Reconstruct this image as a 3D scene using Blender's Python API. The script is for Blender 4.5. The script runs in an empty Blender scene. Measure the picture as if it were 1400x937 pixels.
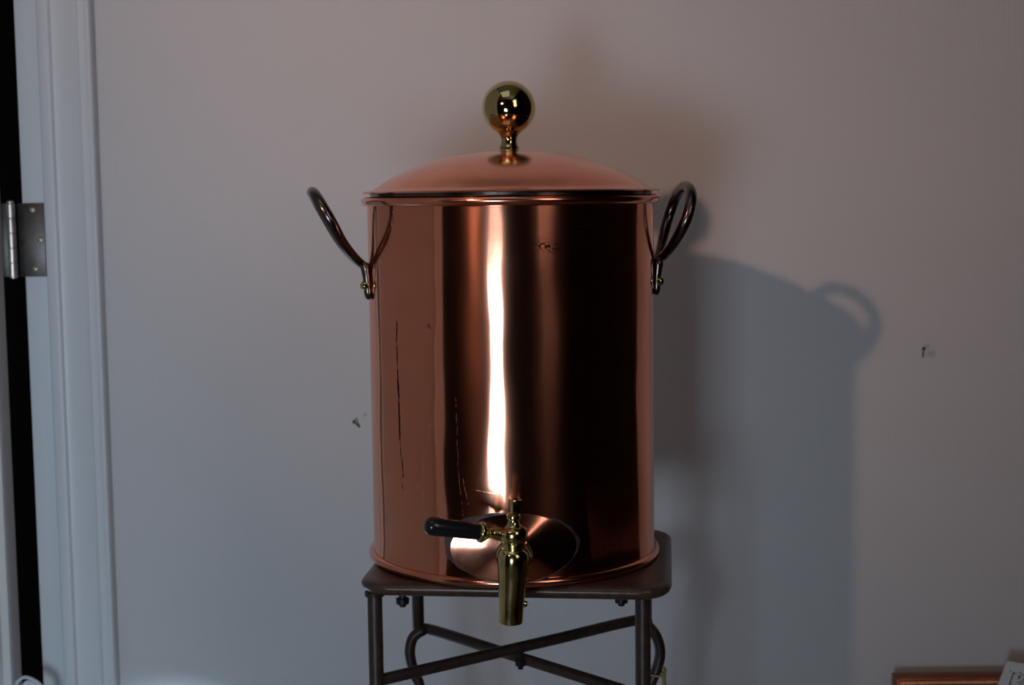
import bpy, bmesh, math, random
from mathutils import Vector, Matrix
random.seed(4)
C = bpy.context.scene.collection
PI = math.pi

# ------------------------------------------------------------------ camera
F = 2000.0; W = 1400.0; H = 937.0
PITCH = math.radians(5.61); ROLL = -0.0115
EYE = Vector((0, 0, 0.98))
fw = Vector((0, math.cos(PITCH), -math.sin(PITCH)))
up0 = Vector((0, math.sin(PITCH), math.cos(PITCH)))
rt0 = Vector((1, 0, 0))
rt = rt0*math.cos(ROLL) + up0*math.sin(ROLL)
up = -rt0*math.sin(ROLL) + up0*math.cos(ROLL)
cam_d = bpy.data.cameras.new('camera'); cam = bpy.data.objects.new('camera', cam_d); C.objects.link(cam)
cam_d.sensor_width = 36; cam_d.lens = 36*F/W; cam_d.clip_start = 0.02
m3 = Matrix((rt, up, -fw)).transposed()
cam.matrix_world = Matrix.Translation(EYE) @ m3.to_4x4()
cam_d.dof.use_dof = True; cam_d.dof.focus_distance = 1.24; cam_d.dof.aperture_fstop = 9
bpy.context.scene.camera = cam

def at(px, py, Y):
    """world point seen at photo pixel px,py at world depth Y"""
    d = fw + rt*((px-W/2)/F) + up*((H/2-py)/F)
    return EYE + d*(Y/d.y)

# ------------------------------------------------------------------ helpers
def wloc(o):
    return Vector(o['_w']) if '_w' in o else o.location.copy()
def build(name, bm, mat, parent=None, smooth=True, angle=40, loc=None):
    bmesh.ops.recalc_face_normals(bm, faces=bm.faces)
    me = bpy.data.meshes.new(name); bm.to_mesh(me); bm.free()
    me.materials.append(mat)
    if smooth:
        me.polygons.foreach_set('use_smooth', [True]*len(me.polygons))
        me.set_sharp_from_angle(angle=math.radians(angle))
    o = bpy.data.objects.new(name, me); C.objects.link(o)
    if loc is not None:
        me.transform(Matrix.Translation(-Vector(loc)))
        o.location = loc
    if parent is not None:
        o.parent = parent
        o.matrix_parent_inverse = Matrix.Translation(-wloc(parent))
    return o
def struct(name, bm, mat, **k):
    o = build(name, bm, mat, **k); o['kind'] = 'structure'; return o
def thing(name, label, cat, loc):
    o = bpy.data.objects.new(name, None); C.objects.link(o); o.location = loc
    o.empty_display_size = .02
    o.matrix_world = Matrix.Translation(Vector(loc))
    o['label'] = label; o['category'] = cat; return o
def tag(o, label, cat, group=None):
    o['label'] = label; o['category'] = cat
    if group: o['group'] = group
    return o
def add_box(bm, lo, hi, bev=0, seg=2, mat=None):
    b2 = bmesh.new(); bmesh.ops.create_cube(b2, size=1)
    for v in b2.verts:
        v.co = Vector([(lo[i]+hi[i])/2 + v.co[i]*(hi[i]-lo[i]) for i in range(3)])
    if bev: bmesh.ops.bevel(b2, geom=b2.edges[:], offset=bev, segments=seg, affect='EDGES', profile=.5)
    if mat is not None: b2.transform(mat)
    me = bpy.data.meshes.new('t'); b2.to_mesh(me); b2.free(); bm.from_mesh(me); bpy.data.meshes.remove(me)
def frame_of(d):
    d = d.normalized(); a = Vector((0, 0, 1)) if abs(d.z) < .9 else Vector((1, 0, 0))
    x = a.cross(d).normalized(); return x, d.cross(x)
def add_lathe(bm, prof, origin=(0, 0, 0), axis=(0, 0, 1), seg=96, sx=1, sy=1, closed=False):
    """prof = [(r, h)...]"""
    O = Vector(origin); ax = Vector(axis).normalized(); x, y = frame_of(ax)
    rings = []
    for r, h in prof:
        if r < 1e-7: rings.append([bm.verts.new(O+ax*h)])
        else: rings.append([bm.verts.new(O+ax*h+x*(r*sx*math.cos(2*PI*i/seg))+y*(r*sy*math.sin(2*PI*i/seg))) for i in range(seg)])
    pairs = list(zip(rings, rings[1:]))
    if closed: pairs.append((rings[-1], rings[0]))
    for A, B in pairs:
        for i in range(seg):
            j = (i+1) % seg
            if len(A) == 1 and len(B) == 1: continue
            if len(A) == 1: bm.faces.new((A[0], B[i], B[j]))
            elif len(B) == 1: bm.faces.new((A[i], A[j], B[0]))
            else: bm.faces.new((A[i], A[j], B[j], B[i]))
def catmull(P, n=8, closed=False):
    P = [Vector(p) for p in P]; out = []
    N = len(P); rng = range(N) if closed else range(N-1)
    for i in rng:
        if closed: a, b, c, d = P[(i-1) % N], P[i], P[(i+1) % N], P[(i+2) % N]
        else: a, b, c, d = P[max(i-1, 0)], P[i], P[i+1], P[min(i+2, N-1)]
        for k in range(n):
            t = k/n
            out.append(.5*((2*b)+(-a+c)*t+(2*a-5*b+4*c-d)*t*t+(-a+3*b-3*c+d)*t**3))
    if not closed: out.append(P[-1])
    return out
def add_tube(bm, P, r, seg=16, closed=False, caps=True):
    P = [Vector(p) for p in P]; N = len(P)
    R = r if isinstance(r, (list, tuple)) else [r]*N
    T = []
    for i in range(N):
        if closed: t = P[(i+1) % N]-P[i-1]
        else: t = P[min(i+1, N-1)]-P[max(i-1, 0)]
        T.append(t.normalized())
    x, y = frame_of(T[0]); rings = []
    for i in range(N):
        x = (x - T[i]*x.dot(T[i])).normalized(); y = T[i].cross(x)
        rings.append([bm.verts.new(P[i]+x*(R[i]*math.cos(2*PI*k/seg))+y*(R[i]*math.sin(2*PI*k/seg))) for k in range(seg)])
    for i in range(N if closed else N-1):
        A = rings[i]; B = rings[(i+1) % N]
        off = 0
        if closed and i == N-1:
            off = min(range(seg), key=lambda s: (A[0].co-B[s].co).length)
        for k in range(seg):
            bm.faces.new((A[k], A[(k+1) % seg], B[(k+1+off) % seg], B[(k+off) % seg]))
    if not closed and caps:
        bm.faces.new(rings[0]); bm.faces.new(rings[-1][::-1])
def add_prism(bm, poly, z0, z1, xf=lambda x, y, z: Vector((x, y, z))):
    a = [bm.verts.new(xf(x, y, z0)) for x, y in poly]; b = [bm.verts.new(xf(x, y, z1)) for x, y in poly]
    n = len(poly)
    for i in range(n): bm.faces.new((a[i], a[(i+1) % n], b[(i+1) % n], b[i]))
    bm.faces.new(a); bm.faces.new(b[::-1])

# ------------------------------------------------------------------ materials
class NT:
    def __init__(s, name):
        s.m = bpy.data.materials.new(name); s.m.use_nodes = True; s.t = s.m.node_tree; s.b = s.t.nodes['Principled BSDF']
    def n(s, typ, **k):
        o = s.t.nodes.new(typ)
        for a, v in k.items(): setattr(o, a, v)
        return o
    def l(s, a, b): s.t.links.new(a, b)
    def math(s, op, a, b=None, c=None, clamp=False):
        o = s.n('ShaderNodeMath', operation=op); o.use_clamp = clamp
        for i, v in enumerate((a, b, c)):
            if v is None: continue
            if isinstance(v, (int, float)): o.inputs[i].default_value = v
            else: s.l(v, o.inputs[i])
        return o.outputs[0]
    def noise(s, scale, vec=None, detail=4, rough=.55):
        o = s.n('ShaderNodeTexNoise'); o.inputs['Scale'].default_value = scale; o.inputs['Detail'].default_value = detail
        o.inputs['Roughness'].default_value = rough
        if vec is not None: s.l(vec, o.inputs['Vector'])
        return o.outputs['Fac']
    def objco(s, scale=(1, 1, 1)):
        tc = s.n('ShaderNodeTexCoord'); mp = s.n('ShaderNodeMapping'); mp.inputs['Scale'].default_value = scale
        s.l(tc.outputs['Object'], mp.inputs['Vector']); return mp.outputs['Vector']
    def mix(s, f, a, b):
        o = s.n('ShaderNodeMix', data_type='RGBA')
        if isinstance(f, (int, float)): o.inputs[0].default_value = f
        else: s.l(f, o.inputs[0])
        for i, v in ((6, a), (7, b)):
            if isinstance(v, tuple): o.inputs[i].default_value = (*v, 1)
            else: s.l(v, o.inputs[i])
        return o.outputs[2]
    def mr(s, v, a, b, c, d):
        o = s.n('ShaderNodeMapRange'); s.l(v, o.inputs[0])
        for i, q in enumerate((a, b, c, d)): o.inputs[i+1].default_value = q
        return o.outputs[0]
    def bump(s, h, strength=.2, dist=.001, prev=None):
        o = s.n('ShaderNodeBump'); o.inputs['Strength'].default_value = strength; o.inputs['Distance'].default_value = dist
        s.l(h, o.inputs['Height'])
        if prev is not None: s.l(prev, o.inputs['Normal'])
        return o.outputs[0]
    def set(s, **k):
        for a, v in k.items():
            i = s.b.inputs[a.replace('_', ' ')]
            if isinstance(v, (int, float)): i.default_value = v
            elif isinstance(v, tuple): i.default_value = (*v, 1)
            else: s.l(v, i)
        return s

def simple(name, col, rough=.5, metal=0, var=.06, nscale=40, bump=.05, bdist=.0005, spec=.5):
    n = NT(name); nz = n.noise(nscale, n.objco())
    c2 = tuple(max(0, c*(1-var*3)) for c in col)
    n.set(Base_Color=n.mix(n.mr(nz, .3, .7, 0, 1), c2, col), Roughness=n.mr(nz, .3, .7, rough*.88, min(1, rough*1.12)), Metallic=metal, Specular_IOR_Level=spec)
    if bump: n.set(Normal=n.bump(nz, bump, bdist))
    return n.m

UR = 0.132            # radius of the urn
# seg marks on the copper, given in (arc length from the front, height above base) metres
def copper_body():
    n = NT('brushed_copper')
    tc = n.n('ShaderNodeTexCoord'); sx = n.n('ShaderNodeSeparateXYZ'); n.l(tc.outputs['Object'], sx.inputs[0])
    X, Y, Z = sx.outputs
    ang = n.math('ARCTAN2', X, n.math('MULTIPLY', Y, -1))
    A = n.math('MULTIPLY', ang, UR)
    cv = n.n('ShaderNodeCombineXYZ'); n.l(A, cv.inputs[0]); n.l(Z, cv.inputs[1])
    uv = cv.outputs[0]
    # fine hairline brushing running round the drum
    mp = n.n('ShaderNodeMapping'); mp.inputs['Scale'].default_value = (25, 2600, 1); n.l(uv, mp.inputs['Vector'])
    brush = n.noise(1, mp.outputs[0], 3)
    mp2 = n.n('ShaderNodeMapping'); mp2.inputs['Scale'].default_value = (9, 5, 1); n.l(uv, mp2.inputs['Vector'])
    wav = n.noise(1, mp2.outputs[0], 2)
    patch = n.noise(14, uv, 5)
    speck = n.noise(420, uv, 2)
    wob = n.math('MULTIPLY', n.math('SUBTRACT', n.noise(60, uv, 3), .5), .0045)
    Aw = n.math('ADD', A, wob)
    def seg(a0, z0, a1, z1, w):
        dx, dz = a1-a0, z1-z0; L2 = dx*dx+dz*dz
        pa = n.math('SUBTRACT', Aw, a0); pz = n.math('SUBTRACT', Z, z0)
        t = n.math('ADD', n.math('MULTIPLY', pa, dx/L2), n.math('MULTIPLY', pz, dz/L2), clamp=True)
        ex = n.math('SUBTRACT', pa, n.math('MULTIPLY', t, dx)); ez = n.math('SUBTRACT', pz, n.math('MULTIPLY', t, dz))
        d = n.math('SQRT', n.math('ADD', n.math('MULTIPLY', ex, ex), n.math('MULTIPLY', ez, ez)))
        return n.math('SUBTRACT', 1, n.math('DIVIDE', d, w), clamp=True)
    def mx(lst):
        r = lst[0]
        for q in lst[1:]: r = n.math('MAXIMUM', r, q)
        return r
    dark = mx([seg(*s) for s in DARK]); pale = mx([seg(*s) for s in PALE])
    dark = n.math('MULTIPLY', n.math('MULTIPLY', dark, 2.2, clamp=True), n.mr(n.noise(110, uv, 2), .34, .46, 0, 1))
    pale = n.math('MULTIPLY', n.math('MULTIPLY', pale, 2.0, clamp=True), n.mr(n.noise(180, uv, 2), .4, .55, .1, 1))
    spots = mx([seg(*s) for s in SPOTS])
    spots = n.math('MULTIPLY', spots, n.mr(speck, .47, .54, 0, 1), clamp=True)
    pits = n.mr(n.noise(240, uv, 1), .77, .8, 0, .5)
    dk = n.math('MAXIMUM', dark, n.math('MAXIMUM', spots, pits))
    base = n.mix(n.mr(patch, .35, .7, 0, 1), (.86, .33, .195), (.92, .37, .23))
    base = n.mix(dk, base, (.02, .012, .01))
    base = n.mix(n.math('MULTIPLY', pale, .8), base, (.95, .48, .33))
    r = n.math('ADD', n.mr(brush, .3, .7, .075, .10), n.math('MULTIPLY', pale, .26))
    n.set(Base_Color=base, Metallic=1.0, Roughness=r, Anisotropic=.90)
    tg = n.n('ShaderNodeTangent', direction_type='RADIAL', axis='Z'); n.l(tg.outputs[0], n.b.inputs['Tangent'])
    n.b.inputs['Anisotropic Rotation'].default_value = .25
    b1 = n.bump(wav, 1.0, .003)
    b2 = n.bump(brush, .03, .0002, b1)
    b3 = n.bump(n.math('SUBTRACT', pale, dk), .12, .0002, b2)
    n.set(Normal=b3)
    # slight haze from years of hand polishing: a second, rougher copper lobe
    gl = n.n('ShaderNodeBsdfAnisotropic'); n.l(base, gl.inputs['Color']); gl.inputs['Roughness'].default_value = .23
    gl.inputs['Anisotropy'].default_value = .5; gl.inputs['Rotation'].default_value = 0
    n.l(tg.outputs[0], gl.inputs['Tangent']); n.l(b3, gl.inputs['Normal'])
    ms = n.n('ShaderNodeMixShader'); n.l(n.mr(patch, .3, .7, .22, .34), ms.inputs[0])
    n.l(n.b.outputs[0], ms.inputs[1]); n.l(gl.outputs[0], ms.inputs[2])
    n.l(ms.outputs[0], n.t.nodes['Material Output'].inputs['Surface'])
    return n.m
def acoord(px, py, base):
    """surface coordinates on the drum of the point seen at a photo pixel"""
    d = (at(px, py, 1) - EYE)
    ox, oy = EYE.x-base.x, EYE.y-base.y
    a = d.x**2+d.y**2; b = 2*(ox*d.x+oy*d.y); c = ox*ox+oy*oy-UR*UR
    t = (-b-math.sqrt(max(0, b*b-4*a*c)))/(2*a); p = EYE+d*t-base
    return math.atan2(p.x, -p.y)*UR, p.z
UD = 1.36
ZB = 0.648                                             # top of the stool plate
ub = at(703.5, 780, UD); UB = Vector((ub.x, UD, ZB))
def S(x0, y0, x1, y1, w): return (*acoord(x0, y0, UB), *acoord(x1, y1, UB), w)
DARK = [S(542, 440, 544, 520, .0011), S(544, 520, 547, 600, .0016), S(547, 600, 551, 652, .001), S(548, 652, 551, 668, .0008)]
PALE = [S(589, 579, 584, 604, .0009), S(580, 617, 577, 660, .0009), S(577, 660, 579, 686, .0008), S(623, 545, 627, 650, .0005),
        S(627, 650, 633, 706, .0005), S(528, 650, 540, 655, .0007), S(566, 662, 572, 666, .001), S(572, 590, 566, 560, .0004),
        S(633, 655, 640, 690, .0004), S(640, 668, 678, 676, .0004), S(820, 300, 790, 312, .0004)]
SPOTS = [S(738, 336, 760, 338, .007), S(586, 446, 588, 448, .003)]

M = {}
M['copper'] = copper_body()
def copper(name, rough, c1=(.92, .38, .24), c2=(.84, .31, .19), aniso=0, bump=.15, pits=True):
    n = NT(name); v = n.objco(); nz = n.noise(35, v, 5); f = n.noise(330, v, 2)
    base = n.mix(n.mr(nz, .35, .68, 0, 1), c2, c1)
    if pits: base = n.mix(n.mr(f, .70, .76, 0, .7), base, (.12, .05, .035))
    n.set(Base_Color=base, Metallic=1.0, Roughness=n.mr(nz, .3, .7, rough*.8, rough*1.25), Anisotropic=aniso, Normal=n.bump(nz, bump, .0006))
    return n.m
M['lid'] = copper('satin_copper', .17, (.96, .40, .25), (.88, .34, .21))
M['rimc'] = copper('polished_copper', .17)
M['bossc'] = copper('bright_copper', .10, bump=.1, pits=False)
def brass(name, rough, c=(.62, .50, .20), c2=(.42, .33, .12)):
    n = NT(name); v = n.objco(); nz = n.noise(60, v, 4)
    n.set(Base_Color=n.mix(n.mr(nz, .3, .7, 0, 1), c2, c), Metallic=1.0, Roughness=n.mr(nz, .3, .7, rough*.7, rough*1.3), Normal=n.bump(nz, .3, .0008))
    return n.m
M['brass'] = brass('brass', .15, (.70, .60, .27), (.50, .42, .17))
M['brassk'] = brass('polished_brass', .07, (.66, .54, .25), (.52, .42, .18))
M['iron'] = simple('dark_bronzed_iron', (.16, .13, .115), .22, 1.0, .12, 120, .25, .0005)
M['solder'] = simple('grey_solder', (.24, .28, .33), .40, .85, .2, 150, .8, .0015)
M['handle'] = simple('black_lacquered_wood', (.012, .011, .013), .2, 0, .05, 60, .05)
M['stool'] = simple('brown_black_enamel_steel', (.095, .055, .038), .33, .25, .14, 140, .35, .0006)
M['tube'] = simple('dark_brown_steel_tube', (.070, .045, .036), .38, .35, .14, 140, .35, .0006)
M['steel'] = simple('tarnished_steel', (.11, .10, .09), .42, .9, .12, 110, .2)
M['pin'] = simple('worn_bright_steel', (.75, .68, .64), .36, .95, .1, 90, .1)
M['screw'] = simple('dull_brass_screw', (.5, .42, .3), .35, .9, .1, 200, .1)
M['black'] = simple('black_oxide_bolt', (.02, .02, .022), .4, .4, .05, 100, .1)
M['white'] = simple('white_plastic', (.62, .66, .68), .35, 0, .03, 60, .05)
M['paper'] = simple('white_card', (.72, .73, .74), .8, 0, .02, 300, .1)
M['ink'] = simple('dark_ink', (.02, .02, .03), .6, 0, 0, 50, 0)
M['gold'] = simple('gold_ribbon', (.50, .38, .16), .4, .3, .1, 300, .2)
M['dark'] = simple('dark_brown_plaster', (.014, .011, .010), .9, 0, .05, 8, .05, spec=.1)
M['ceil'] = simple('off_white_ceiling_paint', (.62, .61, .58), .8, 0, .02, 5, .02)
M['panel'] = simple('red_brown_reflection_panel', (.17, .06, .032), .4, 0, .2, 12, .1)
M['canvas'] = simple('dark_print', (.06, .05, .045), .5, 0, .2, 15, .1)

def paint(name, col, rough, weave=True):
    n = NT(name); v = n.objco()
    big = n.noise(2.2, v, 3)
    base = n.mix(n.mr(big, .3, .7, 0, 1), tuple(c*.965 for c in col), col)
    if weave:
        tc = n.n('ShaderNodeTexCoord'); s = n.n('ShaderNodeSeparateXYZ'); n.l(tc.outputs['Object'], s.inputs[0])
        warp = n.noise(60, v, 2)
        wx = n.math('SINE', n.math('ADD', n.math('MULTIPLY', s.outputs[0], 1500), n.math('MULTIPLY', warp, 9)))
        wz = n.math('SINE', n.math('ADD', n.math('MULTIPLY', s.outputs[2], 1500), n.math('MULTIPLY', warp, 9)))
        mv = n.n('ShaderNodeMapping'); mv.inputs['Scale'].default_value = (420, 10, 90); n.l(tc.outputs['Object'], mv.inputs['Vector'])
        st = n.noise(1, mv.outputs[0], 3)
        h = n.math('ADD', n.math('ADD', wx, n.math('MULTIPLY', wz, .6)), n.math('MULTIPLY', st, 3.5))
        # chipped paint by the right nail, a blue-grey spot by the left
        for (cx, cz, r) in CHIP_SPOTS:
            dx = n.math('SUBTRACT', s.outputs[0], cx); dz = n.math('SUBTRACT', s.outputs[2], cz)
            d = n.math('SQRT', n.math('ADD', n.math('MULTIPLY', dx, dx), n.math('MULTIPLY', dz, dz)))
            mk = n.math('MULTIPLY', n.math('SUBTRACT', 1.2, n.math('DIVIDE', d, r), clamp=True), n.mr(n.noise(700, v, 2), .42, .55, 0, 1))
            base = n.mix(n.math('MULTIPLY', mk, .8), base, (.20, .235, .24))
        n.set(Normal=n.bump(h, .22, .00035))
    else:
        n.set(Normal=n.bump(n.noise(90, v, 3), .15, .0004))
    n.set(Base_Color=base, Roughness=rough)
    return n.m
WY = 1.74
c1 = at(1274, 484, WY); c2 = at(1268, 474, WY); c3 = at(499, 567, WY); c4 = at(490, 585, WY)
CHIP_SPOTS = [(c1.x, c1.z, .0055), (c2.x, c2.z, .0035), (c3.x, c3.z, .003)]
M['wall'] = paint('grey_white_wall_paint', (.60, .59, .60), .62)
M['trim'] = paint('white_gloss_trim_paint', (.66, .69, .72), .42, False)
M['doorp'] = paint('white_door_paint', (.78, .78, .78), .45, False)
n = NT('wood_floorboards'); v = n.objco((1, 8, 1)); nz = n.noise(6, v, 5)
n.set(Base_Color=n.mix(nz, (.16, .11, .07), (.28, .20, .13)), Roughness=.5); M['floor'] = n.m
def wood_gold():
    n = NT('red_gold_frame_lacquer'); v = n.objco((6, 60, 60)); nz = n.noise(5, v, 5)
    n.set(Base_Color=n.mix(n.mr(nz, .3, .7, 0, 1), (.16, .045, .018), (.30, .09, .03)), Metallic=.35, Roughness=.3, Normal=n.bump(nz, .2, .0005)); return n.m
M['frame'] = wood_gold()
M['bead'] = simple('copper_highlight_bead', (1.0, .42, .18), .3, .3, .1, 160, .2)  # orange lamp highlight along the moulding, put into the bead colour
M['groove'] = simple('black_groove', (.02, .01, .008), .6, 0, .05, 100, .05)
M['gilt'] = simple('old_gilt', (.95, .58, .22), .3, .3, .12, 160, .3)

# ------------------------------------------------------------------ the room
XL, XR = -1.75, 0.92
YB = -0.75; ZC = 2.45
jl = at(38.5, 468, WY+.012).x; cl = at(71.5, 468, WY).x          # jamb strip / casing left edges
cr = at(146, 468, WY).x
bm = bmesh.new(); add_box(bm, (XL, YB, -.05), (XR, 2.9, 0)); struct('floor', bm, M['floor'], smooth=False)
bm = bmesh.new(); add_box(bm, (XL, YB, ZC), (XR, 2.9, ZC+.05)); struct('ceiling', bm, M['ceil'], smooth=False)
bm = bmesh.new(); add_box(bm, (cl+.002, WY, 0), (XR, WY+.12, ZC)); struct('wall_back', bm, M['wall'], smooth=False)
bm = bmesh.new(); add_box(bm, (XR-.02, .80, 0), (XR-.0005, WY-.0005, .50), .003); struct('reflection_panel', bm, M['panel'])  # unseen red-brown panel added for the reddish reflections in the copper
# right wall with a tall narrow window near its rear end
QY0, QY1, QZ0, QZ1 = -.70, .02, 1.10, 2.15
bm = bmesh.new(); add_box(bm, (XR, YB, 0), (XR+.1, QY0, ZC)); add_box(bm, (XR, QY1, 0), (XR+.1, 2.9, ZC))
add_box(bm, (XR, QY0, 0), (XR+.1, QY1, QZ0)); add_box(bm, (XR, QY0, QZ1), (XR+.1, QY1, ZC)); struct('wall_right', bm, M['dark'], smooth=False)
bm = bmesh.new()
for a in ((QY0-.04, QY0, QZ0-.04, QZ1+.04), (QY1, QY1+.04, QZ0-.04, QZ1+.04), (QY0, QY1, QZ1, QZ1+.04), (QY0, QY1, QZ0-.04, QZ0)):
    add_box(bm, (XR-.02, a[0], a[2]), (XR, a[1], a[3]), .004)
struct('window_2', bm, M['dark'])
bm = bmesh.new(); add_box(bm, (XL-.1, YB, 0), (XL, 2.9, ZC)); struct('wall_left', bm, M['dark'], smooth=False)
bm = bmesh.new(); add_box(bm, (XL, 2.9, 0), (XR, 3.0, ZC)); struct('wall_far', bm, M['dark'], smooth=False)
# rear wall with a low glazed opening the daylight comes through
WX0, WX1, WZ0, WZ1 = -.68, -.30, .36, .76
bm = bmesh.new()
add_box(bm, (XL, YB-.1, 0), (WX0, YB, ZC)); add_box(bm, (WX1, YB-.1, 0), (XR, YB, ZC))
add_box(bm, (WX0, YB-.1, WZ1), (WX1, YB, ZC)); add_box(bm, (WX0, YB-.1, 0), (WX1, YB, WZ0))
struct('wall_rear', bm, M['dark'], smooth=False)
bm = bmesh.new()
for a in ((WX0-.05, WX0, WZ0-.05, WZ1+.05), (WX1, WX1+.05, WZ0-.05, WZ1+.05), (WX0, WX1, WZ1, WZ1+.05), (WX0, WX1, WZ0-.05, WZ0)):
    add_box(bm, (a[0], YB, a[2]), (a[1], YB+.03, a[3]), .004)
struct('window_1', bm, M['dark'])

# door jamb strip, recessed beside the casing
jamb_y = WY+.012
bm = bmesh.new(); add_box(bm, (jl, jamb_y, 0), (cl+.004, jamb_y+.09, ZC), .0015); struct('trim_1', bm, M['trim'])
# moulded casing, profile swept upward
wcas = cr-cl
prof = [(0, -.014), (0, .0095), (.0015, .011), (.010, .0122), (.0135, .0128), (.0152, .012), (.0168, .0085), (.020, .0078), (.028, .0088), (.036, .0112),
        (.043, .0142), (.0465, .0155), (.0485, .0168), (.0505, .0160), (.0515, .0145), (.058, .0150), (.0605, .0165), (.0625, .0185), (.0645, .0185), (.0662, .017), (.067, .012), (.067, -.001), (.067, -.014)]
bm = bmesh.new()
add_prism(bm, [(cl+x*wcas/.067, WY-d) for x, d in prof], 0, ZC)
struct('trim_2', bm, M['trim'], angle=50)
# door: white leaf swung open toward the room, its hinged edge beside the gap
he = at(6, 468, WY); 
bm = bmesh.new()
D0 = Vector((he.x-.0005, WY+.012, 0)); dirv = Vector((-.03, -.92, 0)).normalized(); nrm = Vector((dirv.y, -dirv.x, 0))
if nrm.x < 0: nrm = -nrm
# leaf cross-section (along, out) with a moulded stile
def dpt(s, o, z): return D0 + dirv*s - nrm*.036 + nrm*(.036+o) + Vector((0, 0, z))
dprof = [(0, -.036), (0, -.003), (.003, 0), (.035, 0), (.040, .004), (.047, .004), (.052, -.003), (.075, -.006), (.09, -.006), (.78, -.006), (.80, -.003), (.808, .004), (.815, .004), (.82, 0), (.92, 0), (.922, -.003), (.922, -.036)]
a = [bm.verts.new(dpt(s, o, .01)) for s, o in dprof]; b = [bm.verts.new(dpt(s, o, 2.03)) for s, o in dprof]
for i in range(len(a)): bm.faces.new((a[i], a[(i+1) % len(a)], b[(i+1) % len(a)], b[i]))
bm.faces.new(a); bm.faces.new(b)
door = struct('door_1', bm, M['doorp'], angle=30)

# hinge: jamb leaf, door leaf, knuckles, pin, screws
hc = at(15, 328, WY-.004)
hinge = thing('door_hinge', 'tarnished steel butt hinge with a bright worn pin on the white door jamb', 'hinge', (hc.x, hc.y, hc.z))
zt, zb_ = at(35, 278, WY).z, at(35, 379, WY).z
k0 = at(15.5, 328, WY-.004)
hy = jamb_y-.0025
le = at(61.5, 328, hy).x; 
bm = bmesh.new(); add_box(bm, (k0.x+.0035, hy, zb_), (le, hy+.0026, zt), .0006)
build('jamb_leaf', bm, M['steel'], hinge)
bm = bmesh.new(); add_box(bm, (k0.x-.040, hy-.001, zb_), (k0.x-.0035, hy+.0016, zt), .0006)
build('door_leaf', bm, M['steel'], hinge)
nk = 5; hh = (zt-zb_)/nk
for i in range(nk):
    bm = bmesh.new()
    add_lathe(bm, [(0, 0), (.0046, 0), (.0052, .0006), (.0052, hh-.0012), (.0046, hh-.0006), (0, hh-.0006)], (k0.x, WY-.002, zb_+i*hh), seg=24)
    build('knuckle', bm, M['pin'], hinge)
bm = bmesh.new(); add_lathe(bm, [(0, -.0012), (.0038, -.0012), (.0038, 0), (.003, zt-zb_), (.0042, zt-zb_+.0006), (.0042, zt-zb_+.0018), (.0025, zt-zb_+.0035), (0, zt-zb_+.004)], (k0.x, WY-.002, zb_), seg=20)
build('hinge_pin', bm, M['pin'], hinge)
for px, py in ((44, 287), (55, 328), (48, 368), (1, 371)):
    p = at(px, py, hy-.0002); bm = bmesh.new()
    add_lathe(bm, [(0, .0010), (.0018, .0009), (.0032, .0003), (.0034, -.0008), (0, -.0008)], p, (0, -1, 0), seg=20)
    add_box(bm, (-.003, -.0003, -.0003), (.003, .0002, .0003), mat=Matrix.Translation(p+Vector((0, -.0009, 0))) @ Matrix.Rotation(.6, 4, 'Y'))
    build('screw', bm, M['screw'], hinge)

# ------------------------------------------------------------------ urn
urn = thing('drinks_urn', 'tall polished copper drinks urn with brass tap standing on a dark metal stool', 'urn', UB)
urn.rotation_euler = (0, 0, 0)
HB = .98 - ZB            # height of the rim bead above the plate
bm = bmesh.new()
pr = [(0, .001), (UR+.0005, .001), (UR+.0012, .006), (UR, .012)]
pr += [(UR, .012+(HB-.003-.012)*i/24) for i in range(1, 25)]
pr += [(UR, HB), (UR-.0015, HB), (UR-.002, HB-.01), (UR-.002, .006), (0, .005)]
add_lathe(bm, pr, UB, seg=192)
body = build('body', bm, M['copper'], urn, angle=35, loc=UB)
# rolled rim
bm = bmesh.new()
ring = [(UR+.0012+.0044*math.cos(t), HB-.0012+.0042*math.sin(t)) for t in [2*PI*i/20 for i in range(20)]]
add_lathe(bm, ring, UB, seg=192, closed=True); build('rim', bm, M['rimc'], urn, angle=80)
# rolled foot ring and the little step above it
bm = bmesh.new()
ring = [(UR+.0010+.0038*math.cos(t), .0040+.0039*math.sin(t)) for t in [2*PI*i/20 for i in range(20)]]
add_lathe(bm, ring, UB, seg=192, closed=True)
build('base_ring', bm, M['rimc'], urn, angle=80)
# lid
LZ = HB+.0072
lid_pr = [(.1366, -.0012), (.1372, -.0004), (.1366, .0004), (.132, .0011), (.1275, .0022), (.122, .0056), (.114, .0108), (.104, .0162), (.092, .0214), (.078, .0264), (.062, .0308), (.045, .0340), (.028, .0358), (.012, .0366), (0, .0368)]
lid_in = [(r*.985 if r > .01 else r, h-.0016) for r, h in lid_pr[3:]][::-1]
bm = bmesh.new(); UL = UB + Vector((at(698.5, 265, UD).x-UB.x, 0, LZ))
sm = catmull([(r, h, 0) for r, h in lid_pr[3:]], 4)
add_lathe(bm, lid_pr[:3]+[(max(0, p.x), p.y) for p in sm]+lid_in+[(.129, -.0006)], UL, seg=160)
lid = build('lid', bm, M['lid'], urn, angle=50, loc=UL)
bm = bmesh.new()
add_lathe(bm, [(.1285, -.012), (.130, -.012), (.130, .001), (.1285, .001)], UL, seg=160, closed=True)
build('lid_flange', bm, M['iron'], lid)
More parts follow.
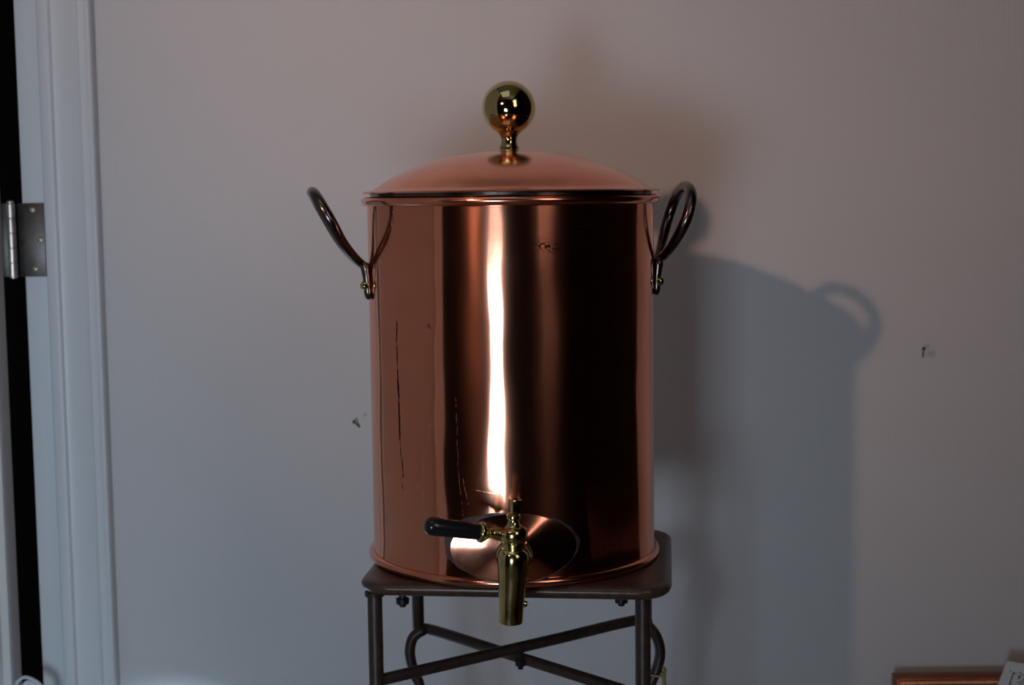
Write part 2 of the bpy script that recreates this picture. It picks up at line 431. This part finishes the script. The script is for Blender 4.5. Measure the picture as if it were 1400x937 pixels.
# brass ball knob: foot, waist, collar, ball
KR = .0247
kc = at(695.3, 147.5, UD); KX = kc.x; kz = kc.z
kb = UL.z+.0360
seg_k = [(0, -.001), (.0098, -.001), (.0102, .0003), (.0098, .0012), (.0088, .0026), (.0094, .0042), (.0084, .0062), (.0074, .0090), (.0078, .0125), (.0098, .0165), (.0128, .0192), (.0136, .0202), (.0136, .0214)]
zc = kz-kb
r0 = .0125; a0 = math.asin(r0/KR)
prf = seg_k + [(r0, zc-KR*math.cos(a0)+.0001)] + [(KR*math.sin(t), zc-KR*math.cos(t)) for t in [a0+(PI-a0)*i/40 for i in range(1, 40)]] + [(0, zc+KR)]
bm = bmesh.new(); add_lathe(bm, prf, (KX, UD, kb), seg=96)
knob = build('knob', bm, M['brassk'], lid, angle=28)

# spigot boss: oval domed copper patch with a soldered edge
bc = acoord(702.5, 749, UB); ba, bz = .0545, .0295
def bossp(rho, t, lift=0):
    u = ba*rho*math.cos(t); v = bz*rho*math.sin(t)
    y = -(UR+.0046+lift)+u*u/(2*(.46 if u < 0 else .135))+v*v/(2*(.26 if v < 0 else .13))+v*.022-.004*math.exp(-(u*u+v*v)/.0004)
    return UB+Vector((bc[0]+u, y, bc[1]+v))
bm = bmesh.new(); NR, NS = 28, 96
rows = [[bm.verts.new(bossp(0, 0))]]+[[bm.verts.new(bossp(i/NR, 2*PI*k/NS)) for k in range(NS)] for i in range(1, NR+1)]
for i in range(NR):
    for k in range(NS):
        j = (k+1) % NS
        if i == 0: bm.faces.new((rows[0][0], rows[1][k], rows[1][j]))
        else: bm.faces.new((rows[i][k], rows[i+1][k], rows[i+1][j], rows[i][j]))
boss = build('tap_boss', bm, M['bossc'], urn, angle=80)
bm = bmesh.new(); NSM = 144; secs = []
for k in range(NSM):
    t = 2*PI*k/NSM; e = bossp(1.0, t)
    wob = .0012*math.sin(3*t+.7)+.0008*math.sin(7*t+2)+.0004*math.sin(17*t)+.0004*(random.random()-.5)
    out = .0008+.0055*max(0, -math.cos(t+.25))**2+.0030*max(0, -math.sin(t+.3))+.001*max(0, math.cos(t))+wob
    rel = e-UB; x1 = rel.x+out*math.cos(t); z1 = rel.z+out*math.sin(t)*.8
    foot = UB+Vector((x1, -math.sqrt(max(1e-6, (UR-.0004)**2-x1*x1)), z1))
    inn = bossp(.992, t, -.0002); lip = bossp(.998, t, .0002+.0008*max(0, -math.cos(t), -math.sin(t)))
    m1 = lip.lerp(foot, .35)+Vector((0, -.0006, 0)); m2 = lip.lerp(foot, .7)+Vector((0, .0002, 0))
    back = UB+Vector((rel.x*.93, -math.sqrt(max(1e-6, (UR-.0012)**2-(rel.x*.93)**2)), rel.z))
    secs.append([bm.verts.new(q) for q in (inn, lip, m1, m2, foot, back)])
for k in range(NSM):
    A, B = secs[k], secs[(k+1) % NSM]
    for q in range(6): bm.faces.new((A[q], A[(q+1) % 6], B[(q+1) % 6], B[q]))
build('solder_seam', bm, M['solder'], urn, angle=70)

# tap ---------------------------------------------------------------
TY = 1.172; sc = TY/F
def tp(px, py, dy=0): return at(px, py, TY+dy)
bm = bmesh.new()
top = tp(703, 741); bot = tp(698, 852); ax = (bot-top).normalized(); L = (bot-top).length
def L_(py): return (py-741)/(852-741)*L
tap_prof = [(0, 0), (15*sc, 0), (17.5*sc, L_(742)), (17.5*sc, L_(746)), (15.5*sc, L_(747.5)), (15.5*sc, L_(750)), (19.5*sc, L_(753)), (21.5*sc, L_(757)), (22.3*sc, L_(763)),
            (22*sc, L_(772)), (20.8*sc, L_(785)), (19.4*sc, L_(800)), (18*sc, L_(820)), (17.2*sc, L_(835)), (17.2*sc, L_(848)), (16.6*sc, L_(851)), (15.2*sc, L_(852)), (14.2*sc, L_(850.5)), (13.5*sc, L_(825)), (0, L_(822))]
add_lathe(bm, tap_prof, top, ax, seg=64)
# horizontal shank with collar and flange running back into the boss
sh = tp(703.5, 770); sh_z = sh.z
yw = UB.y-UR-.012
add_lathe(bm, [(0, 0), (.0105, 0), (.0118, .012), (.0128, .018), (.0150, .0205), (.0156, .0225), (.0156, .0255), (.0148, .0275), (.0125, .0285), (.0125, .056), (0, .056)], (sh.x, TY, sh_z), (0, 1, 0), seg=64)
tap = build('tap', bm, M['brass'], urn, angle=32)
bm = bmesh.new(); p = tp(716, 826, .008)
add_lathe(bm, [(0, .0035), (.002, .003), (.0028, .001), (.0028, -.004), (0, -.004)], p, (1, 0, 0), seg=16); build('set_screw', bm, M['brass'], tap)
# plug (key) of the tap with its squared finial
bm = bmesh.new(); p0 = tp(702, 741)
z_ = lambda py: (741-py)*sc*1.0
add_lathe(bm, [(0, z_(742)), (15*sc, z_(742)), (17.5*sc, z_(740.5)), (19.3*sc, z_(738)), (19.8*sc, z_(732)), (19.8*sc, z_(725)), (18.6*sc, z_(723)), (15.5*sc, z_(721.5)), (12*sc, z_(719.5)),
               (9*sc, z_(716)), (7.6*sc, z_(711)), (7.8*sc, z_(709)), (9.6*sc, z_(708)), (9.9*sc, z_(706)), (9.4*sc, z_(703.5)), (7.5*sc, z_(702.5)), (7.8*sc, z_(701)), (0, z_(701))], p0, (0.01, 0, 1), seg=64)
q = tp(704.5, 692)
add_box(bm, (-7.3*sc, -7.3*sc, -10.5*sc), (7.3*sc, 7.3*sc, 9.5*sc), 1.4*sc, 2, mat=Matrix.Translation(q) @ Matrix.Rotation(.42, 4, 'Z'))
plug = build('tap_plug', bm, M['brass'], tap, angle=32)
# lever
l0 = tp(686, 731); l1 = tp(655.5, 727.5, -.006); la = (l1-l0).normalized(); LL = (l1-l0).length
bm = bmesh.new()
add_lathe(bm, [(0, -.002), (9.5*sc, -.002), (8.8*sc, LL*.22), (7*sc, LL*.36), (6.6*sc, LL*.48), (8*sc, LL*.60), (11.5*sc, LL*.72), (14.3*sc, LL*.84), (15*sc, LL*.92), (14.6*sc, LL), (12.8*sc, LL*1.04), (0, LL*1.04)], l0, la, seg=48)
build('lever_socket', bm, M['brass'], tap, angle=50)
h0 = l1; h1 = tp(580.5, 718.5, -.022); ha = (h1-h0).normalized(); HL = (h1-h0).length
bm = bmesh.new()
g = [(0, 0), (10.8*sc, 0), (11.6*sc, .001), (12.0*sc, HL*.3), (12.8*sc, HL*.6), (13.2*sc, HL*.8), (12.6*sc, HL*.9), (10.6*sc, HL*.955), (7*sc, HL*.987), (3*sc, HL*.998), (0, HL)]
add_lathe(bm, g, h0, ha, seg=48)
build('lever_grip', bm, M['handle'], tap, angle=40)

# handles --------------------------------------------------------------
def make_handle(az_deg, az_strap, prof_pts, halfw, root_z):
    az = math.radians(az_deg)
    rad_v = Vector((math.sin(az), -math.cos(az), 0)); tan_v = Vector((math.cos(az), math.sin(az), 0))
    azs = math.radians(az_strap); rs = Vector((math.sin(azs), -math.cos(azs), 0)); ts = Vector((math.cos(azs), math.sin(azs), 0))
    # prof_pts: list of (radial offset, z above root, half width factor)
    R0 = UR+.0045
    A = []
    for r_, z_, w_ in prof_pts:
        base = UB+rad_v*(R0+r_)+Vector((0, 0, root_z+z_)); A.append((base, w_*halfw))
    ptsA = [b+tan_v*w for b, w in A]; ptsB = [b-tan_v*w for b, w in A][::-1]
    path = catmull(ptsA+ptsB[1:], 8)
    npt = len(path); rad = []
    for i in range(npt):
        s = abs(i/(npt-1)-.5)*2; rad.append(.0052-.0014*max(0, s-.55)/.45)
    bm = bmesh.new(); add_tube(bm, path, rad, 18)
    # shank riveted to the drum: the two strands merge into one tapering strap
    P = [UB+rs*(UR+.0052)+Vector((0, 0, root_z+.004)), UB+rs*(UR+.0042)+Vector((0, 0, root_z-.003)), UB+rs*(UR+.0030)+Vector((0, 0, root_z-.014)), UB+rs*(UR+.0026)+Vector((0, 0, root_z-.024)), UB+rs*(UR+.0022)+Vector((0, 0, root_z-.030))]
    add_tube(bm, catmull(P, 5), [.0012, .0028, .0038, .0043, .0045, .0044, .0042, .004, .0038, .0037, .0037, .0037, .0038, .0038, .0037, .0036, .0034, .003, .0026, .0020, .0012][:21], 14)
    hd = build('handle', bm, M['iron'], urn, angle=60)
    bm = bmesh.new(); rp = UB+rs*(UR+.0050)+Vector((0, 0, root_z-.0175))
    add_lathe(bm, [(0, .0048), (.0020, .0044), (.0037, .0030), (.0044, .0010), (.0044, -.002), (0, -.002)], rp, rs+Vector((0, 0, .05)), seg=24)
    build('rivet', bm, M['brassk'], hd)
    return hd
rz = at(510, 362, UD).z-UB.z
s1 = UD/F
# left: seen edge-on, rising in a shallow S
lp = [(0, 0, .10), (13*s1, 12*s1, .30), (30*s1, 34*s1, .72), (44*s1, 60*s1, .98), (56*s1, 82*s1, .90), (63*s1, 95*s1, .55), (66*s1, 99*s1, 0)]
make_handle(-81, -75, lp, .036, rz)
rzr = at(893, 358, UD).z-UB.z
lp2 = [(0, 0, .10), (9*s1, 8*s1, .28), (19*s1, 27*s1, .68), (30*s1, 55*s1, .98), (38*s1, 80*s1, .92), (42*s1, 96*s1, .58), (43*s1, 102*s1, 0)]
make_handle(97, 84, lp2, .037, rzr)

# ------------------------------------------------------------------ stool
yaw = -math.radians(6.1)
pcx = .0095; PC = Vector((pcx, 1.3505, ZB))
stool = thing('metal_stool', 'dark brown metal stool with rounded square top and crossed tube braces under the urn', 'stool', (PC.x, PC.y, 0))
bm = bmesh.new()
hw, hd_, cr_ = .1375, .1165, .030
def rrect(off, cz):
    out = []
    for cx, cy, a0 in ((hw-cr_, hd_-cr_, 0), (-(hw-cr_), hd_-cr_, 90), (-(hw-cr_), -(hd_-cr_), 180), (hw-cr_, -(hd_-cr_), 270)):
        for k in range(13):
            a = math.radians(a0+90*k/12); r = cr_+off
            out.append((cx+r*math.cos(a), cy+r*math.sin(a), cz))
    return out
T = .0125
rings = []
for off, cz in ((-.018, -.0003), (-.010, -.0003), (-.006, -.0006), (-.0030, -.0016), (-.0009, -.0034), (0, -.0052), (-.0007, -.0075), (-.0020, -.0100), (-.0050, -.0120), (-.010, -T)):
    rings.append([bm.verts.new(Matrix.Rotation(yaw, 3, 'Z') @ Vector(p)+PC) for p in rrect(off, cz)])
nn = len(rings[0])
for A, B in zip(rings, rings[1:]):
    for k in range(nn): bm.faces.new((A[k], A[(k+1) % nn], B[(k+1) % nn], B[k]))
bm.faces.new(rings[0]); bm.faces.new(rings[-1])
seat = build('seat_plate', bm, M['stool'], stool, angle=60)
ZU = ZB-T
def leg(P, r, zlow, name='leg'):
    bm = bmesh.new()
    P = Vector((P.x, P.y, ZU))
    if zlow < .01:
        add_lathe(bm, [(0, -ZU), (r*1.35, -ZU), (r*1.35, -ZU+.012), (r, -ZU+.016), (r, -.003), (r, .002), (0, .002)], P, seg=32)
    else: add_lathe(bm, [(0, zlow-ZU), (r*.8, zlow-ZU), (r, zlow-ZU+.003), (r, .002), (0, .002)], P, seg=32)
    o = build(name, bm, M['tube'], stool)
    bm = bmesh.new(); add_lathe(bm, [(r, -.0045), (r+.0022, -.004), (r+.0024, -.0005), (r+.001, .0008), (r-.001, .0008), (r-.001, -.0045)], P, seg=32, closed=True)
    build('collar', bm, M['tube'], o); return o
YF, YK = 1.268, 1.44
pfl = at(513.5, 870, YF); pfr = at(879, 870, YF); pbl = at(571.5, 835, YK); pbr = at(883, 835, YK)
leg(pfl, .0066, 0); leg(pfr, .0069, 0)
zbr = at(575, 862, YK).z
leg(pbl, .0060, zbr); leg(pbr, .0060, zbr)
# crossed braces: each tube runs diagonally, passes the back leg and bends down to the floor
RB = .0054
b1a = at(520, 930, YF+.004); b1b = at(884, 846, YK)
def down(px_pts, Y):
    return [at(px, py, Y) for px, py in px_pts]
left_h = down([(590, 861.5), (577, 863), (565, 872), (560.5, 888), (562, 905), (568, 925), (575, 950)], YK-.004)
right_h = down([(872, 848), (886, 856), (898, 872), (902.5, 892), (899, 912), (891, 932), (882, 955)], YK-.004)
low = lambda p, dx: [Vector((p.x+dx, p.y, p.z-.10)), Vector((p.x+dx*1.3, p.y, .15)), Vector((p.x+dx*1.3, p.y, .002))]
bm = bmesh.new()
P = [b1a, b1a.lerp(right_h[0], .33), b1a.lerp(right_h[0], .66)]+right_h+low(right_h[-1], -.006)
add_tube(bm, catmull(P, 8), RB, 18); build('cross_brace', bm, M['tube'], stool)
b2a = at(874, 951, YF+.004)+Vector((0, 0, -.0))
bm = bmesh.new(); P = [b2a, b2a.lerp(left_h[0], .33), b2a.lerp(left_h[0], .66)]+left_h+low(left_h[-1], .006)
add_tube(bm, catmull(P, 8), RB, 18); build('cross_brace', bm, M['tube'], stool)
bm = bmesh.new(); p = at(711.5, 898, 1.352)
add_lathe(bm, [(0, -.0125), (.0030, -.012), (.0030, -.0085), (.0055, -.0085), (.0055, -.003), (.003, -.003), (.003, .006), (0, .006)], p, seg=6)
build('brace_bolt', bm, M['black'], stool, angle=20)
for px, py, Y in ((550.5, 822, 1.285), (849.5, 826, 1.28)):
    bm = bmesh.new(); p = at(px, py, Y); p.z = ZU
    add_lathe(bm, [(0, -.0195), (.0026, -.0192), (.0032, -.0184), (.0032, -.0165), (.0058, -.0162), (.0060, -.0115), (.0034, -.0112), (.0034, .001), (0, .001)], p, seg=16)
    build('bolt', bm, M['black'], seat)

# ribbon tied round the bent brace
rp = at(900, 921, YK-.004)
bm = bmesh.new()
c0 = at(893.5, 921.5, YK-.004)
ringp = [Vector((c0.x+.0075*math.cos(t), c0.y+.0085*math.sin(t), c0.z)) for t in [2*PI*i/32 for i in range(32)]]
cc = at(896.5, 921.5, YK-.004); ringp = [Vector((cc.x+.0078*math.cos(t), cc.y+.0080*math.sin(t), cc.z+.0004*math.sin(2*t))) for t in [2*PI*i/40 for i in range(40)]]
add_tube(bm, ringp, .0011, 8, closed=True)
for a, b, w in (((907, 911.5), (908.5, 924), .0016), ((906.5, 922), (908.5, 950), .0019), ((910, 914), (906, 944), .0010)):
    p, q = at(*a, YK-.009), at(*b, YK-.009)
    for kk in range(3): pass
    add_tube(bm, catmull([p, p.lerp(q, .5)+Vector((.0006, -.001, 0)), q], 6), w, 8)
tag(build('ribbon_tie', bm, M['gold'], None, loc=cc), 'thin gold ribbon tied round the bent brace tube at the stool\'s right side', 'ribbon')

# ------------------------------------------------------------------ nails in the wall
def nail(root_px, head_px, out, label, r=.0009, hr=.0022):
    a = at(*root_px, WY); h = at(*head_px, WY-out); d = (h-a).normalized(); Ln = (h-a).length
    bm = bmesh.new()
    add_lathe(bm, [(0, -.004), (r, -.004), (r, Ln-.0008), (hr, Ln-.0004), (hr, Ln+.0004), (hr*.6, Ln+.0009), (0, Ln+.001)], a, d, seg=16)
    tag(build('wall_nail', bm, M['steel'], None, angle=30, loc=a), label, 'nail', 'nails in the back wall')
nail((1261.5, 488), (1263, 477), .016, 'small dark nail in chipped paint on the wall right of the urn')
nail((491.5, 584), (484, 577), .013, 'small bent nail in the wall just left of the copper urn')

# ------------------------------------------------------------------ leaning picture frame, card
FY = 1.712
fc = at(1219, 920, FY); ft = thing('picture_frame', 'red-brown and gilt picture frame leaning on the wall, its top left corner showing', 'picture frame', (fc.x+.2, FY, 0))
lean = math.atan2(WY-.03-FY+.03, fc.z)*0.0
FW, FH = .40, fc.z-.004
tilt = -math.atan2(.055, FH)
fr_y = WY-.026
def fpt(x, d, z):       # x across, d towards the room, z up the frame; leans back on the wall
    zz = z-FH
    return Vector((fc.x+x, FY-.000-d+zz*math.tan(-.0)-(FH-z)*.10, z+.004))
mould = [(0, 0), (0, .009), (.0014, .0125), (.0035, .0150), (.0056, .0158), (.0060, .0160), (.0070, .0176), (.0082, .0182), (.0092, .0150), (.0110, .0140), (.0112, .0142), (.0128, .0172), (.0142, .0168), (.0165, .0130), (.0185, .0115), (.0205, .0125), (.0220, .0120), (.0225, .008), (.0225, 0)]
def mold_mesh(lo, hi):
    bm = bmesh.new(); loops = []
    for w, d in mould[lo:hi]:
        loops.append([bm.verts.new(fpt(x, d, z)) for x, z in ((w, w), (FW-w, w), (FW-w, FH-w), (w, FH-w))])
    for A, B in zip(loops, loops[1:]):
        for k in range(4): bm.faces.new((A[k], A[(k+1) % 4], B[(k+1) % 4], B[k]))
    if lo == 0:
        A = loops[0]; B = [bm.verts.new(fpt(x, 0, z)) for x, z in ((.0225, .0225), (FW-.0225, .0225), (FW-.0225, FH-.0225), (.0225, FH-.0225))]
        for k in range(4): bm.faces.new((A[k], B[k], B[(k+1) % 4], A[(k+1) % 4]))
    return bm
build('outer_moulding', mold_mesh(0, 6), M['frame'], ft, angle=50)
build('bead_moulding', mold_mesh(5, 9), M['bead'], ft, angle=50)
build('groove', mold_mesh(8, 11), M['groove'], ft, angle=50)
build('gilt_inner_moulding', mold_mesh(10, 19), M['gilt'], ft, angle=50)
bm = bmesh.new()
a = [bm.verts.new(fpt(x, d, z)) for d in (.002, .005) for x, z in ((.02, .02), (FW-.02, .02), (FW-.02, FH-.02), (.02, FH-.02))]
bm.faces.new(a[:4]); bm.faces.new(a[4:])
for k in range(4): bm.faces.new((a[k], a[(k+1) % 4], a[4+(k+1) % 4], a[4+k]))
build('picture', bm, M['canvas'], ft, smooth=False)
# handwritten card standing against the frame
CY = 1.685
K0, K1, K2 = at(1377, 904, CY), at(1400, 908, CY), at(1364, 937, CY)
ux = (K1-K0).normalized(); uz = (K2-K0); uz = (uz-ux*0).normalized()
card = thing('paper_card', 'white handwritten paper card tucked against the front of the picture frame', 'card', K0+ux*.03+uz*.03)
ny = Vector((0, -1, 0))
cw, ch = .060, .062
bm = bmesh.new()
q = [K0, K0+ux*cw, K0+ux*cw+uz*ch, K0+uz*ch]
a = [bm.verts.new(p+ny*.0004) for p in q]+[bm.verts.new(p-ny*.0004) for p in q]
bm.faces.new(a[:4]); bm.faces.new(a[4:][::-1])
for k in range(4): bm.faces.new((a[k], a[(k+1) % 4], a[4+(k+1) % 4], a[4+k]))
build('card_sheet', bm, M['paper'], card, smooth=False)
bm = bmesh.new()
def stroke(pts, w=.0005):
    P = [at(px, py, CY)+ny*.0005 for px, py in pts]
    add_tube(bm, catmull(P, 4) if len(P) > 2 else P, w, 6)
stroke([(1381.5, 916), (1380.5, 920)], .0004); stroke([(1384, 919.5), (1386, 920.5), (1389.5, 921.5)], .0007)
stroke([(1385.5, 920.5), (1383.5, 926), (1381.5, 931), (1380, 936), (1379, 942)], .0008); stroke([(1381, 932.5), (1384, 934.5)], .0004)
stroke([(1392.5, 920.5), (1395, 920), (1397, 922), (1399, 924)], .0005); stroke([(1394.3, 923.5), (1394, 926), (1391.5, 928.5)], .0009)
stroke([(1391, 925), (1394.5, 924)], .0005)
stroke([(1391.3, 932.6), (1391.6, 934)], .0009); stroke([(1396, 930), (1394.5, 936), (1393, 944)], .0005); stroke([(1399.5, 926), (1397.5, 940)], .0004)
stroke([(1384, 942), (1382, 950), (1386, 955), (1380, 960)], .0006); stroke([(1393, 948), (1390, 957), (1395, 962)], .0006)
build('handwriting', bm, M['ink'], card)

# ------------------------------------------------------------------ white bent rack top at bottom left
AY = 1.69
rk = at(38, 937, AY); rack = thing('wire_rack', 'small white rack with a rounded bent top, cut off by the bottom left edge', 'rack', (rk.x, AY, 0))
for k, (pts, r_, dy) in enumerate(((((20, 975), (20.5, 945), (24, 933), (33, 926.5), (44, 929), (55, 937), (61, 950), (62, 985)), .0020, 0), (((31, 985), (31, 950), (34, 937), (40, 933.5), (48, 937), (58, 948), (61, 985)), .0030, .004))):
    P = [at(px, py, AY+dy) for px, py in pts]; P = [Vector((P[0].x, P[0].y, .002))]+[Vector((P[0].x, P[0].y, .25))]+P+[Vector((P[-1].x, P[-1].y, .25)), Vector((P[-1].x, P[-1].y, .002))]
    bm = bmesh.new(); add_tube(bm, catmull(P, 8), r_, 14); build('bent_bar', bm, M['white'], rack)

# ------------------------------------------------------------------ light
def area(name, loc, target, sx_, sy_, power, col, spread=180):
    d = bpy.data.lights.new(name, 'AREA'); d.shape = 'RECTANGLE'; d.size = sx_; d.size_y = sy_; d.energy = power; d.color = col
    d.spread = math.radians(spread)
    o = bpy.data.objects.new(name, d); C.objects.link(o); o.location = loc
    o.rotation_euler = (Vector(target)-Vector(loc)).to_track_quat('-Z', 'Y').to_euler(); return o
# warm lamp close by on the left
d = bpy.data.lights.new('lamp_light', 'SPOT'); d.energy = 16; d.color = (1, .62, .45); d.shadow_soft_size = .022
d.spot_size = math.radians(72); d.spot_blend = 1.0
lamp = bpy.data.objects.new('lamp_light', d); C.objects.link(lamp); lamp.location = (-.623, .188, 1.401)
lamp.rotation_euler = (Vector((.32, WY, 1.36))-lamp.location).to_track_quat('-Z', 'Y').to_euler()
# daylight through the low rear opening
area('daylight', ((WX0+WX1)/2, YB-.02, (WZ0+WZ1)/2), (-.95, 1.74, .72), WX1-WX0, WZ1-WZ0, 3.6, (.66, .83, 1.0), 104)
# added cool spot for the blue glow low on the wall and its bounce
d = bpy.data.lights.new('low_glow_spot', 'SPOT'); d.energy = 900; d.color = (.50, .80, 1.0); d.shadow_soft_size = .05; d.spot_size = math.radians(7); d.spot_blend = .8
sb = bpy.data.objects.new('low_glow_spot', d); C.objects.link(sb); sb.location = (-.6, YB+.04, .60)
sb.rotation_euler = (Vector((-.42, WY, .225))-sb.location).to_track_quat('-Z', 'Y').to_euler()
# weaker daylight through the tall narrow window on the right
area('window_light', (XR+.04, (QY0+QY1)/2, (QZ0+QZ1)/2), (-.6, (QY0+QY1)/2+.75, 1.4), QY1-QY0, QZ1-QZ0, 3.6, (1, .86, .82))
# soft cool fill added just under the ceiling, no opening there
area('ceiling_fill', (-.35, .45, ZC-.01), (-.35, .45, 0), .9, .9, .8, (.80, .88, 1.0))
w = bpy.data.worlds.new('world'); bpy.context.scene.world = w; w.use_nodes = True
w.node_tree.nodes['Background'].inputs[0].default_value = (.5, .65, .9, 1); w.node_tree.nodes['Background'].inputs[1].default_value = .02
vs = bpy.context.scene.view_settings
vs.view_transform = 'Standard'; vs.look = 'None'; vs.exposure = 0.65; vs.gamma = 1; vs.use_curve_mapping = False
